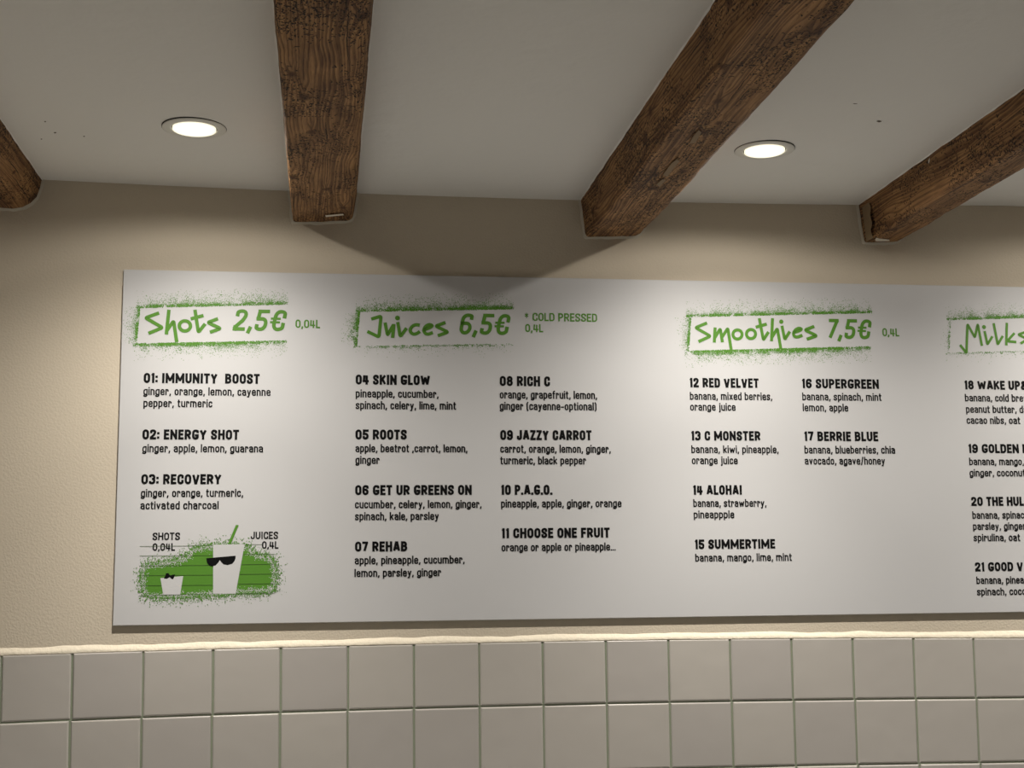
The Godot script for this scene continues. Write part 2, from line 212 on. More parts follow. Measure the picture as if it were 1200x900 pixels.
func make_materials() -> void:
	paint.wall = material("cream_plaster", Color(0.85, 0.805, 0.73), 0.85, 0.3)
	relief(paint.wall, 0.03, 3, 4.4, 0.05, 3)
	paint.ceiling = material("off_white_plaster", Color(0.9, 0.89, 0.87), 0.85, 0.3)
	relief(paint.ceiling, 0.008, 4, 1.4, 0.12, 8)
	paint.room = material("painted_wall", Color(0.87, 0.87, 0.86), 0.9, 0.3)
	paint.floor = material("screed", Color(0.75, 0.75, 0.745), 0.6)
	paint.grout = material("green_grey_grout", Color(0.6, 0.63, 0.55), 0.9, 0.3)
	relief(paint.grout, 0.08, 3, 3.0, 0.06, 5)
	paint.bead = material("cream_filler", Color(0.94, 0.9, 0.82), 0.8, 0.3)
	relief(paint.bead, 0.03, 3, 3.0, 0.1, 6)
	paint.rim = material("grey_plaster_edge", Color(0.8, 0.77, 0.71), 0.85, 0.3)
	paint.white = material("white_enamel", Color(0.85, 0.84, 0.81), 0.45)
	paint.dark = material("dark_gasket", Color(0.12, 0.11, 0.1), 0.8)
	paint.panel = material("satin_panel", Color(0.82, 0.82, 0.825), 0.42)
	paint.panel_edge = material("panel_edge", Color(0.8, 0.8, 0.8), 0.5)
	paint.drip = material("white_paint_drip", Color(0.86, 0.83, 0.77), 0.6)
	paint.drip_thin = material("thin_plaster_smear", Color(0.55, 0.47, 0.37), 0.8, 0.3)
	paint.nick = material("grey_nick", Color(0.4, 0.37, 0.33), 0.9, 0.2)
	ink.black = material("black_print", Color(0.03, 0.03, 0.035), 0.6, 0.3)
	ink.green = material("green_print", Color(0.35, 0.555, 0.2), 0.5, 0.35)
	ink.white = paint.panel
	ink.line = material("dark_green_print", Color(0.25, 0.36, 0.17), 0.5)
	paint.tile = []
	for k in 4:
		var v: float = [0.0, 0.012, -0.014, 0.006][k]
		var m := material("grey_glaze", Color(0.755 + v, 0.735 + v, 0.71 + v * 0.7), 0.28)
		relief(m, 0.006, 2, 2.0, 0.05, 30 + k)
		paint.tile.append(m)
	paint.lens = material("lit_lens", Color(0.9, 0.9, 0.88), 0.4)
	paint.lens.emission_enabled = true
	paint.lens.emission = Color(1.0, 0.98, 0.92)
	paint.lens.emission_energy_multiplier = 4.5
	paint.bezel = material("glowing_lamp_bezel", Color(0.9, 0.88, 0.82), 0.4)
	paint.bezel.emission_enabled = true
	paint.bezel.emission = Color(1.0, 0.96, 0.85)
	paint.bezel.emission_energy_multiplier = 2.1
	make_wood()


func mesh_of(called: String, st: SurfaceTool, m: Material, parent: Node) -> MeshInstance3D:
	var o := MeshInstance3D.new()
	o.name = called
	o.mesh = st.commit()
	o.material_override = m
	parent.add_child(o, true)
	return o


func start() -> SurfaceTool:
	var st := SurfaceTool.new()
	st.begin(Mesh.PRIMITIVE_TRIANGLES)
	return st


func tag(o: Node, label: String, category := "", group := "", kind := "") -> void:
	if label: o.set_meta("label", label)
	if category: o.set_meta("category", category)
	if group: o.set_meta("group", group)
	if kind: o.set_meta("kind", kind)


func quad(st: SurfaceTool, a: Vector3, b: Vector3, c: Vector3, d: Vector3) -> void:
	for v in [a, b, c, a, c, d]:
		st.add_vertex(v)


func box(st: SurfaceTool, lo: Vector3, hi: Vector3) -> void:
	st.set_smooth_group(-1)
	var p := []
	for i in 8:
		p.append(Vector3(hi.x if i & 1 else lo.x, hi.y if i & 2 else lo.y, hi.z if i & 4 else lo.z))
	for f in [[4, 6, 7, 5], [1, 3, 2, 0], [0, 2, 6, 4], [5, 7, 3, 1], [6, 2, 3, 7], [0, 4, 5, 1]]:
		quad(st, p[f[0]], p[f[1]], p[f[2]], p[f[3]])


func ceiling_y(x: float) -> float:
	var e := CEILING_EDGE
	if x <= e[0][0]: return e[0][1]
	for i in e.size() - 1:
		if x < e[i + 1][0]:
			return lerpf(e[i][1], e[i + 1][1], (x - e[i][0]) / (e[i + 1][0] - e[i][0]))
	return e[-1][1]


# ------------------------------------------------------------------ room
func structure(called: String, lo: Vector3, hi: Vector3, m: Material, label: String) -> MeshInstance3D:
	var st := start()
	box(st, lo, hi)
	st.generate_normals()
	var o := mesh_of(called, st, m, self)
	tag(o, label, "", "", "structure")
	return o


func make_room() -> void:
	var x0: float = ROOM_X[0]
	var x1: float = ROOM_X[1]
	structure("wall_back", Vector3(x0, 0, WALL_Z - 0.15), Vector3(x1, 2.6, WALL_Z), paint.wall, "cream plastered wall behind the menu board")
	structure("wall_left", Vector3(x0 - 0.15, 0, WALL_Z - 0.15), Vector3(x0, 2.6, ROOM_Z + 0.15), paint.room, "plain painted side wall on the left")
	structure("wall_right", Vector3(x1, 0, WALL_Z - 0.15), Vector3(x1 + 0.15, 2.6, ROOM_Z + 0.15), paint.room, "plain painted side wall on the right")
	structure("wall_front", Vector3(x0, 0, ROOM_Z), Vector3(x1, 2.6, ROOM_Z + 0.15), paint.room, "plain painted wall behind the viewer")
	structure("floor", Vector3(x0 - 0.15, -0.15, WALL_Z - 0.15), Vector3(x1 + 0.15, 0, ROOM_Z + 0.15), paint.floor, "grey floor of the room")
	# ceiling: a slab whose underside sags a little along the wall
	var st := start()
	st.set_smooth_group(0)
	var n := 62
	var za := WALL_Z
	var zb := ROOM_Z
	for i in n:
		var xa := lerpf(x0, x1, float(i) / n)
		var xb := lerpf(x0, x1, float(i + 1) / n)
		quad(st, Vector3(xa, ceiling_y(xa), za), Vector3(xb, ceiling_y(xb), za), Vector3(xb, ceiling_y(xb), zb), Vector3(xa, ceiling_y(xa), zb))
	st.set_smooth_group(-1)
	quad(st, Vector3(x0, 2.6, zb), Vector3(x1, 2.6, zb), Vector3(x1, 2.6, za), Vector3(x0, 2.6, za))
	st.generate_normals()
	tag(mesh_of("ceiling", st, paint.ceiling, self), "off white plaster ceiling between the timber beams", "", "", "structure")


func tile_mesh(w: float) -> ArrayMesh:
	var st := start()
	var rings := [[0.0045, 0.0, 0.0], [0.0022, -0.0005, 0.35], [0.0006, -0.0018, 0.8], [0.0, -0.004, 1.0], [0.0, -0.009, 1.0]]
	var h := w / 2.0
	var out := [Vector3(-1, -1, 0), Vector3(-1, 1, 0), Vector3(1, 1, 0), Vector3(1, -1, 0)]
	var put := func(k: int, ring: int, side: Vector3) -> void:
		var r: Array = rings[ring]
		st.set_normal((Vector3(0, 0, 1.0 - r[2]) + side * r[2]).normalized())
		st.add_vertex(out[k] * (h - r[0]) + Vector3(0, 0, r[1]))
	for k in [0, 1, 2, 0, 2, 3]:
		put.call(k, 0, Vector3.ZERO)
	for k in 4:
		var k2 := (k + 1) % 4
		var side: Vector3 = ((out[k] + out[k2]) / 2.0).normalized()
		for r in rings.size() - 1:
			for c in [[k, r], [k, r + 1], [k2, r + 1], [k, r], [k2, r + 1], [k2, r]]:
				put.call(c[0], c[1], side)
	return st.commit()


func make_tiles() -> void:
	var wall := get_node("wall_back")
	var shape := tile_mesh(0.146)
	var xs := JOINT_X.duplicate()
	var tops := TILE_TOP.duplicate()
	var mids := TILE_MID.duplicate()
	for k in 5:
		xs.push_front(xs[0] - 0.15)
		tops.push_front(tops[0] - 0.0012)
		mids.push_front(mids[0] - 0.0012)
		xs.append(xs[-1] + 0.15)
		tops.append(tops[-1] - 0.002)
		mids.append(mids[-1] - 0.002)
	for i in xs.size() - 1:
		var w: float = xs[i + 1] - xs[i]
		var lean: float = atan2(mids[i + 1] - mids[i], w)
		for row in 9:
			var upper: float = ((tops[i] + tops[i + 1]) if row == 0 else (mids[i] + mids[i + 1])) / 2.0 - maxf(row - 1, 0) * 0.1505
			var lower: float = (mids[i] + mids[i + 1]) / 2.0 - row * 0.1505
			if row == 8: lower = maxf(lower, 0.004)
			if upper - lower < 0.03: continue
			var o := MeshInstance3D.new()
			o.name = "tile"
			o.mesh = shape
			o.material_override = paint.tile[rng.randi() % 4]
			o.position = Vector3((xs[i] + xs[i + 1]) / 2.0 + rng.randf_range(-0.0004, 0.0004), (upper + lower) / 2.0, rng.randf_range(-0.0006, 0.0004))
			o.rotation = Vector3(rng.randf_range(-0.004, 0.004), rng.randf_range(-0.004, 0.004), lean)
			o.scale = Vector3((w - 0.0034) / 0.146, (upper - lower - 0.003) / 0.146, 1)
			wall.add_child(o, true)
	# grout bed behind the tiles
	var st := start()
	for i in xs.size() - 1:
		var g: float = (tops[i] + tops[i + 1]) / 2.0 - 0.001
		box(st, Vector3(xs[i], 0.0, WALL_Z - 0.002), Vector3(xs[i + 1], g, -0.0024))
	st.generate_normals()
	mesh_of("grout", st, paint.grout, wall)
	# uneven filler along the top of the tiles
	st = start()
	st.set_smooth_group(0)
	var noise := FastNoiseLite.new()
	noise.seed = 12
	noise.frequency = 5.0
	noise.fractal_octaves = 4
	var prev := []
	var x: float = xs[0]
	while x < xs[-1]:
		var k := 0
		while k < xs.size() - 2 and x > xs[k + 1]:
			k += 1
		var f: float = (x - xs[k]) / (xs[k + 1] - xs[k])
		var y: float = lerpf(tops[k], tops[k + 1], f)
		var up := y + 0.0145 + 0.005 * noise.get_noise_1d(x)
		var low := y - 0.0005 + 0.001 * noise.get_noise_1d(x * 4.0 + 50.0)
		var row := [Vector3(x, up, WALL_Z - 0.001), Vector3(x, up - 0.0012, WALL_Z + 0.0006), Vector3(x, lerpf(up, low, 0.55), WALL_Z + 0.0034 + 0.0012 * noise.get_noise_1d(x * 3.0 + 9.0)), Vector3(x, low + 0.0008, 0.0), Vector3(x, low - 0.002, -0.0016)]
		if prev:
			for j in 4:
				quad(st, prev[j + 1], prev[j], row[j], row[j + 1])
		prev = row
		x += 0.008
	st.generate_normals()
	tag(mesh_of("filler_ledge", st, paint.bead, wall), "bright cream filler along the top edge of the tiles")


# ------------------------------------------------------------------ beams
# the last number: how far the beam hangs lower away from the wall
# x of the left side at the ceiling and at the bottom, right side at the bottom and at the ceiling, bottom height left and right, corner radii left and right, texture shift, label
const BEAMS := [
	[-0.115, -0.105, 0.028, 0.046, 2.36, 2.362, 0.015, 0.05, 0.13, "rounded end of dark timber beam in the top left corner", 0.000],
	[0.606, 0.617, 0.757, 0.768, 2.345, 2.352, 0.007, 0.016, 0.52, "worm-eaten timber beam left of centre, seen straight on from below", 0.011],
	[1.308, 1.32, 1.462, 1.482, 2.325, 2.331, 0.012, 0.032, 0.0, "long slanting timber beam between the two lit downlights", 0.007],
	[2.018, 2.03, 2.128, 2.155, 2.328, 2.334, 0.008, 0.02, 0.71, "dark timber beam at the right edge, right of the second downlight", 0.003],
	[2.8, 2.81, 2.93, 2.94, 2.335, 2.335, 0.01, 0.02, 0.3, "timber beam beyond the right edge of the board heading", 0.000],
	[-0.83, -0.82, -0.69, -0.68, 2.35, 2.35, 0.01, 0.02, 0.9, "timber beam far left beyond the rounded one", 0.000],
]


func make_wood() -> void:
	var w := 2048
	var h := 768
	var warp := FastNoiseLite.new()
	warp.seed = 5
	warp.frequency = 1.0
	warp.fractal_octaves = 3
	var fibre := FastNoiseLite.new()
	fibre.seed = 6
	fibre.frequency = 1.0
	fibre.fractal_octaves = 2
	var knots := []
	for k in 34:
		knots.append([rng.randf() * 1.6, rng.randf() * 0.45, rng.randf_range(0.004, 0.011)])
	var color := PackedByteArray()
	color.resize(w * h * 3)
	var high := PackedByteArray()
	high.resize(w * h)
	var push := PackedFloat32Array()   # how far knots bend the grain, and how dark they are
	push.resize(w * h)
	var core := PackedFloat32Array()
	core.resize(w * h)
	for k in knots:
		var rx: float = k[2] * 9.0
		var ry: float = k[2] * 3.5
		for py in range(maxi(0, int((k[1] - ry) / 0.45 * h)), mini(h, int((k[1] + ry) / 0.45 * h))):
			for px in range(maxi(0, int((k[0] - rx) / 1.6 * w)), mini(w, int((k[0] + rx) / 1.6 * w))):
				var dx: float = (px * 1.6 / w - k[0]) / rx
				var dy: float = (py * 0.45 / h - k[1]) / ry
				var d := dx * dx + dy * dy
				if d < 1.0:
					push[py * w + px] += signf(dy) * (1.0 - d) * (1.0 - d) * k[2] * 1.1 * (1.0 - absf(dy))
					var c: float = Vector2(dx * 6.0, dy * 3.4).length()
					core[py * w + px] = maxf(core[py * w + px], clampf(1.6 - c * 1.1, 0.0, 1.0))
	for py in h:
		var y := py * 0.45 / h
		for px in w:
			var x := px * 1.6 / w
			var i := py * w + px
			var seam := clampf((x - 1.36) / 0.24, 0.0, 1.0)   # the last stretch fades into the start, so that the pattern repeats
			var t := 0.0
			var ridge := 0.0
			for part in 2:
				var share := 1.0 - seam if part == 0 else seam
				if share <= 0.0: continue
				var u := x - 1.6 * part
				var g := y + 0.018 * warp.get_noise_2d(u * 1.5, y * 8.0) + push[i]
				var p := fposmod((g + 0.05 * g * warp.get_noise_2d(g * 60.0, 7.0)) / 0.0078, 1.0)
				var late := smoothstep(0.3, 0.92, p) * (1.0 - smoothstep(0.94, 1.0, p))
				var f := fibre.get_noise_2d(u * 26.0, y * 750.0)
				var blotch := warp.get_noise_2d(u * 6.0 + 40.0, y * 16.0)
				var streak := fibre.get_noise_2d(u * 4.0 + 70.0, y * 120.0)
				t += share * clampf(0.66 - 0.4 * late + 0.2 * f + 0.28 * blotch + 0.2 * streak, 0.0, 1.0)
				ridge += share * (26.0 * f - 34.0 * late)
			t *= 1.0 - 0.8 * core[i]
			color[i * 3] = int(lerpf(74, 188, t))
			color[i * 3 + 1] = int(lerpf(50, 143, t))
			color[i * 3 + 2] = int(lerpf(33, 94, t))
			high[i] = int(clampf(150.0 + ridge - 30.0 * core[i], 0, 255))
	# woodworm tracks, in patches
	for k in 26000:
		var x := rng.randf() * w
		var y := rng.randf() * h
		if warp.get_noise_2d(x / w * 4.5 + 9.0, y / h * 3.0) < rng.randf_range(-0.3, 0.25): continue
		var a := (0.0 if rng.randf() < 0.6 else PI / 2.0) + rng.randf_range(-0.5, 0.5)
		var r := rng.randf_range(0.8, 2.1)
		for s in (rng.randi_range(1, 3) if rng.randf() < 0.85 else rng.randi_range(4, 9)):
			dent(color, high, w, h, x, y, r)
			a += rng.randf_range(-0.4, 0.4)
			x += cos(a) * 1.8
			y += sin(a) * 1.8
	# drying cracks along the grain
	for k in 44:
		var x := rng.randf() * w
		var y := rng.randf() * h
		var n := rng.randi_range(30, 150)
		for s in n:
			dent(color, high, w, h, x, y, 0.6 + 1.0 * sin(PI * s / n))
			x += 2.0
			y += rng.randf_range(-0.7, 0.7)
	var im := Image.create_from_data(w, h, false, Image.FORMAT_RGB8, color)
	var hm := Image.create_from_data(w, h, false, Image.FORMAT_L8, high)
	paint.wood = material("old_timber", Color.WHITE, 0.75, 0.35)
	paint.wood.albedo_texture = ImageTexture.create_from_image(im)
	paint.wood.heightmap_enabled = true
	paint.wood.heightmap_texture = ImageTexture.create_from_image(hm)
	paint.wood.heightmap_scale = 0.3


func dent(color: PackedByteArray, high: PackedByteArray, w: int, h: int, x: float, y: float, r: float) -> void:
	for py in range(int(y - r), int(y + r) + 2):
		for px in range(int(x - r), int(x + r) + 2):
			var d := Vector2(px - x, py - y).length()
			if d > r + 0.5: continue
			var i := posmod(py, h) * w + posmod(px, w)
			var k := clampf(r + 0.5 - d, 0.0, 1.0) * 0.88
			color[i * 3] = int(lerpf(color[i * 3], 30, k))
			color[i * 3 + 1] = int(lerpf(color[i * 3 + 1], 22, k))
			color[i * 3 + 2] = int(lerpf(color[i * 3 + 2], 15, k))
			high[i] = int(lerpf(high[i], 20, k))


func beam_section(b: Array, z: float, noise: FastNoiseLite) -> PackedVector2Array:
	var out := PackedVector2Array()
	var top := ceiling_y((b[0] + b[3]) / 2.0) + 0.02
	var dip: float = 0.003 * noise.get_noise_2d(z * 2.0, 3.0) - b[10] * smoothstep(0.0, 0.2, z)   # some beams hang a little lower away from the wall
	var bl := Vector2(b[1], b[4] + dip)
	var br := Vector2(b[2], b[5] + dip)
	var tl := Vector2(b[0], top)
	var tr := Vector2(b[3], top)
	for k in 6:
		out.append(tl.lerp(bl + (tl - bl).normalized() * b[6], k / 6.0))
	for k in 5:
		var a: Vector2 = bl + (tl - bl).normalized() * b[6]
		var c: Vector2 = bl + (br - bl).normalized() * b[6]
		var t := k / 4.0
		out.append(a.lerp(bl, t).lerp(bl.lerp(c, t), t))
	for k in range(1, 10):
		out.append((bl + (br - bl).normalized() * b[6]).lerp(br + (bl - br).normalized() * b[7], k / 10.0))
	for k in 5:
		var a: Vector2 = br + (bl - br).normalized() * b[7]
		var c: Vector2 = br + (tr - br).normalized() * b[7]
		var t := k / 4.0
		out.append(a.lerp(br, t).lerp(br.lerp(c, t), t))
	for k in range(1, 7):
		out.append((br + (tr - br).normalized() * b[7]).lerp(tr, k / 6.0))
	var mid := Vector2((b[1] + b[2]) / 2.0, top - 0.03)
	for k in out.size():
		var p := out[k]
		var amount := 0.0022 * noise.get_noise_3d(p.x * 14.0, p.y * 14.0, z * 7.0) + 0.0012 * noise.get_noise_3d(p.x * 60.0, p.y * 60.0, z * 30.0)
		out[k] = p + (p - mid).normalized() * amount * 0.9
	return out


func make_beam(b: Array) -> void:
	var noise := FastNoiseLite.new()
	noise.seed = int(b[8] * 100.0) + 4
	noise.frequency = 1.0
	noise.fractal_octaves = 2
	var base := Vector3((b[1] + b[2]) / 2.0, b[4], 0)
	var root := Node3D.new()
	root.name = "timber_beam"
	root.position = base
	add_child(root, true)
	tag(root, b[9], "beam", "old timber ceiling beams")
	var zs := [WALL_Z - 0.02, 0.0]
	while zs[-1] < 1.7:
		zs.append(zs[-1] + 0.02)
	while zs[-1] < ROOM_Z - 0.2:
		zs.append(zs[-1] + 0.2)
	zs.append(ROOM_Z + 0.02)
	var rows := []
	for z in zs:
		rows.append(beam_section(b, z, noise))
	var around := PackedFloat32Array([0.0])
	for k in range(1, rows[0].size()):
		around.append(around[-1] + rows[0][k].distance_to(rows[0][k - 1]))
	var st := start()
	st.set_smooth_group(0)
	for i in zs.size() - 1:
		for k in rows[0].size() - 1:
			for c in [[i, k], [i, k + 1], [i + 1, k + 1], [i, k], [i + 1, k + 1], [i + 1, k]]:
				var p: Vector2 = rows[c[0]][c[1]]
				st.set_uv(Vector2(zs[c[0]] / 1.6 + b[8], around[c[1]] / 0.45 + b[8] * 1.7))
				st.add_vertex(Vector3(p.x, p.y, zs[c[0]]) - base)
	st.generate_normals()
	mesh_of("timber", st, paint.wood, root)
	# ragged plaster where the timber enters the wall
	st = start()
	st.set_smooth_group(0)
	var ring: PackedVector2Array = rows[1]
	var mid := Vector2((b[1] + b[2]) / 2.0, 2.4)
	for k in ring.size() - 1:
		var pair := []
		for p in [ring[k], ring[k + 1]]:
			var n: Vector2 = (p - mid).normalized()
			var wide := 0.0042 + 0.0038 * noise.get_noise_2d(p.x * 70.0, p.y * 70.0)
			pair.append([Vector3(p.x - n.x * 0.001, p.y - n.y * 0.001, WALL_Z + 0.004) - base, Vector3(p.x + n.x * wide, p.y + n.y * wide, WALL_Z + 0.0025) - base, Vector3(p.x + n.x * (wide + 0.003), p.y + n.y * (wide + 0.003), WALL_Z - 0.001) - base])
		for j in 2:
			quad(st, pair[0][j], pair[0][j + 1], pair[1][j + 1], pair[1][j])
	st.generate_normals()
	mesh_of("plaster_rim", st, paint.rim, root)
	# thin bead of paint along the ceiling on both sides
	for side in [0, 1]:
		st = start()
		st.set_smooth_group(0)
		var prev := []
		for i in range(0, zs.size()):
			var row: PackedVector2Array = rows[i]
			var out := -1.0 if side == 0 else 1.0
			var a: Vector2 = row[0] if side == 0 else row[row.size() - 1]
			var c: Vector2 = row[6] if side == 0 else row[row.size() - 7]
			var top := ceiling_y(a.x) - 0.0005
			var x := lerpf(a.x, c.x, (a.y - top) / (a.y - c.y))
			var wide := 0.0016 + 0.0012 * noise.get_noise_1d(zs[i] * 12.0 + side * 40.0)
			var now := [Vector3(x - out * 0.0012, top - wide * 0.9, zs[i]) - base, Vector3(x + out * wide * 0.7, top - wide * 0.55, zs[i]) - base, Vector3(x + out * wide * 1.5, top + 0.001, zs[i]) - base]
			if prev:
				for j in 2:
					quad(st, prev[j], now[j], now[j + 1], prev[j + 1])
			prev = now
		st.generate_normals()
		mesh_of("paint_bead", st, paint.ceiling, root)


# small flat marks: a drop of paint or plaster on a beam, a nick in the ceiling
func make_marks() -> void:
	for m in MARKS:
		var parent: Node3D = get_node(m[0])
		var st := start()
		var p := []
		for k in range(0, m[3].size(), 3):
			p.append(Vector3(m[3][k], m[3][k + 1], m[3][k + 2]) - parent.position)
		var normal := Vector3(m[4][0], m[4][1], m[4][2])
		for k in range(1, p.size() - 1):
			for v in [p[0], p[k], p[k + 1]]:
				st.set_normal(normal)
				st.add_vertex(v)
		mesh_of(m[1], st, paint[m[2]], parent)


# ------------------------------------------------------------------ lamps
func lathe(st: SurfaceTool, profile: Array, n := 48) -> void:
	st.set_smooth_group(0)
	for k in n:
		var a := TAU * k / n
		var c := TAU * (k + 1) / n
		for i in profile.size() - 1:
			var p: Array = profile[i]
			var q: Array = profile[i + 1]
			quad(st, Vector3(cos(a) * p[0], p[1], sin(a) * p[0]), Vector3(cos(c) * p[0], p[1], sin(c) * p[0]), Vector3(cos(c) * q[0], q[1], sin(c) * q[0]), Vector3(cos(a) * q[0], q[1], sin(a) * q[0]))


func make_downlight(index: int) -> void:
	var at: Array = LAMPS[index]
	var root := Node3D.new()
	root.name = "recessed_downlight"
	root.position = Vector3(at[0], ceiling_y(at[0]), at[1])
	add_child(root, true)
	tag(root, ["lit round recessed downlight above the Shots heading", "lit round recessed downlight between the slanting beam and the right beam", "recessed downlight beyond the right end of the board", "recessed downlight beyond the left beam"][index], "downlight", "round recessed downlights in the ceiling")
	var st := start()
	lathe(st, [[0.065, 0.002], [0.065, -0.0018], [0.043, -0.0018]])
	st.generate_normals()
	mesh_of("gasket", st, paint.dark, root)
	st = start()
	lathe(st, [[0.0642, -0.0012], [0.0645, -0.0024], [0.063, -0.0032], [0.0475, -0.0042], [0.0462, -0.0036], [0.046, -0.001]])
	st.generate_normals()
	mesh_of("trim_ring", st, paint.white, root)
	st = start()
	lathe(st, [[0.0438, -0.001], [0.0438, -0.0048], [0.043, -0.0056], [0.041, -0.0052], [0.038, -0.0025]])
	st.generate_normals()
	mesh_of("bezel", st, paint.bezel, root)
	st = start()
	lathe(st, [[0.0385, -0.003], [0.02, -0.004], [0.0, -0.0042]])
	st.generate_normals()
	mesh_of("lamp_lens", st, paint.lens, root)
	# the reflector: a hot core, a flood round it and a weak spill out to the rim
	for beam in [[38.0, 1.0, 1.55], [71.0, 1.0, 2.0], [84.0, 0.24, 0.22]]:
		var l := SpotLight3D.new()
		l.name = "lamp_light"
		l.position = Vector3(0, -0.008, 0)
		l.rotation.x = -PI / 2.0
		l.light_color = Color(1.0, 0.975, 0.935)
		l.light_energy = beam[2]
		l.light_size = 0.01
		l.spot_angle = beam[0]
		l.spot_angle_attenuation = beam[1]
		l.spot_range = 12.0
		l.spot_attenuation = 2.0
		l.shadow_enabled = true
		root.add_child(l, true)


# ------------------------------------------------------------------ print on the board
func round_path(points: Array, sharp: Array, r: float, closed: bool) -> PackedVector2Array:
	var out := PackedVector2Array()
	var n := points.size()
	for i in n:
		var p: Vector2 = points[i]
		if (not closed and (i == 0 or i == n - 1)) or sharp[i]:
			out.append(p)
			continue
		var a: Vector2 = points[(i + n - 1) % n]
		var c: Vector2 = points[(i + 1) % n]
		var ra := minf(r, a.distance_to(p) * 0.5)
		var rc := minf(r, c.distance_to(p) * 0.5)
		var s := p + (a - p).normalized() * ra
		var e := p + (c - p).normalized() * rc
		for k in 6:
			var t := k / 5.0
			var m := 0.56
			out.append(s.bezier_interpolate(s.lerp(p, m), e.lerp(p, m), e, t))
	var clean := PackedVector2Array()
	for p in out:
		if clean.is_empty() or clean[-1].distance_to(p) > 1e-6:
			clean.append(p)
	if closed and clean.size() > 2 and clean[0].distance_to(clean[-1]) < 1e-6:
		clean.remove_at(clean.size() - 1)
	return clean


func flat(st: SurfaceTool, a: Vector2, b: Vector2, c: Vector2, z: float) -> void:
	st.set_normal(Vector3(0, 0, 1))
	var turn := (b - a).cross(c - a) > 0.0
	for p in ([a, c, b] if turn else [a, b, c]):
		st.add_vertex(Vector3(p.x, p.y, z))


func stroke(st: SurfaceTool, line: PackedVector2Array, wide: float, closed: bool, caps: Array, z: float) -> void:
	var n := line.size()
	var h := wide / 2.0
	if n == 1:
		var p := line[0]
		flat(st, p + Vector2(-h, -h), p + Vector2(-h, h), p + Vector2(h, h), z)
		flat(st, p + Vector2(-h, -h), p + Vector2(h, h), p + Vector2(h, -h), z)
		return
	if not closed:
		line[0] += (line[0] - line[1]).normalized() * caps[0]
		line[n - 1] += (line[n - 1] - line[n - 2]).normalized() * caps[1]
	var sides := []
	for i in n:
		var before := (line[i] - line[(i + n - 1) % n]).normalized() if closed or i > 0 else (line[1] - line[0]).normalized()
		var after := (line[(i + 1) % n] - line[i]).normalized() if closed or i < n - 1 else before
		var side := (before + after).orthogonal()
		side = before.orthogonal() if side.length() < 1e-4 else side.normalized()
		var miter := minf(h / maxf(absf(side.dot(before.orthogonal())), 0.2), h * 1.75)
		sides.append([line[i] + side * miter, line[i] - side * miter])
	for i in (n if closed else n - 1):
		var s: Array = sides[i]
		var e: Array = sides[(i + 1) % n]
		flat(st, s[0], e[0], e[1], z)
		flat(st, s[0], e[1], s[1], z)


func advance(text: String, gap: float) -> float:
	var w := 0.0
	for ch in text:
		w += 0.2 + gap if ch == " " else GLYPHS[ch][0] + gap
	return w - gap


func write(part: String, text: String, fit: String, at: Vector2, width: float, cap: float, style: String, parent: Node3D) -> void:
	var s: Array = STYLES[style]
	var t: float = s[0] * cap
	var sx: float = width / (advance(fit, s[1]) * cap)
	var st := start()
	var x := 0.0
	var layer := 0
	for ch in text:
		if ch == " ":
			x += (0.2 + s[1]) * sx * cap
			continue
		var glyph: Array = GLYPHS[ch]
		var w: float = glyph[0] * sx * cap
		for k in range(1, glyph.size()):
			var source: String = glyph[k]
			var closed := source.ends_with("z")
			var wide := t * (0.6 if source.begins_with("~") else 1.0)
			var points := []
			var sharp := []
			for token in source.trim_suffix("z").trim_prefix("~").split(" "):
				sharp.append(token.ends_with("!"))
				var uv := token.trim_suffix("!").split(",")
				var p := Vector2(x + t / 2.0 + uv[0].to_float() * maxf(w - t, 0.0), t / 2.0 + uv[1].to_float() * (cap - t))
				if w < t * 1.3: p.x = x + w / 2.0 + (uv[0].to_float() - 0.5) * t * 0.6
				points.append(p)
			# sharp corners part a line into pieces of their own
			var pieces := []
			if closed and sharp.has(true):
				var k0 := sharp.find(true)
				points = points.slice(k0) + points.slice(0, k0 + 1)
				sharp = sharp.slice(k0) + sharp.slice(0, k0 + 1)
				closed = false
			var from := 0
			for i in range(1, points.size()):
				if not closed and (sharp[i] or i == points.size() - 1):
					pieces.append(points.slice(from, i + 1))
					from = i
			if closed or points.size() == 1: pieces = [points]
			for piece in pieces:
				var soft := []
				soft.resize(piece.size())
				soft.fill(false)
				var line := round_path(piece, soft, minf(0.26 * cap, maxf(w - t, 0.1 * cap) * 0.55), closed)
				var caps := [0.0, 0.0]
				if piece.size() > 1 and not closed:
					for end in 2:
						var d: Vector2 = (piece[1] - piece[0]) if end == 0 else (piece[-1] - piece[-2])
						caps[end] = wide / 2.0 if absf(d.x) < 1e-5 or absf(d.y) < 1e-5 else wide * 0.22
				for i in line.size():
					line[i] = at + Vector2(line[i].x + s[3] * line[i].y, line[i].y)
				stroke(st, line, wide, closed, caps, 0.0005 + layer * 0.00001)
				layer = (layer + 1) % 24
		x += w + s[1] * sx * cap
	mesh_of(part, st, ink[s[2]], parent)


func polygon(called: String, points: PackedVector2Array, z: float, m: Material, parent: Node3D) -> MeshInstance3D:
	var st := start()
	var index := Geometry2D.triangulate_polygon(points)
	for i in range(0, index.size(), 3):
		flat(st, points[index[i]], points[index[i + 1]], points[index[i + 2]], z)
	return mesh_of(called, st, m, parent)


func speck(st: SurfaceTool, p: Vector2, r: float, z: float) -> void:
	var ring := []
	var turn := rng.randf() * TAU
	for k in 5:
		ring.append(p + Vector2.from_angle(turn + TAU * k / 5.0) * r * rng.randf_range(0.65, 1.2))
	z += rng.randf() * 0.00012
	for k in range(1, 4):
		flat(st, ring[0], ring[k], ring[k + 1], z)


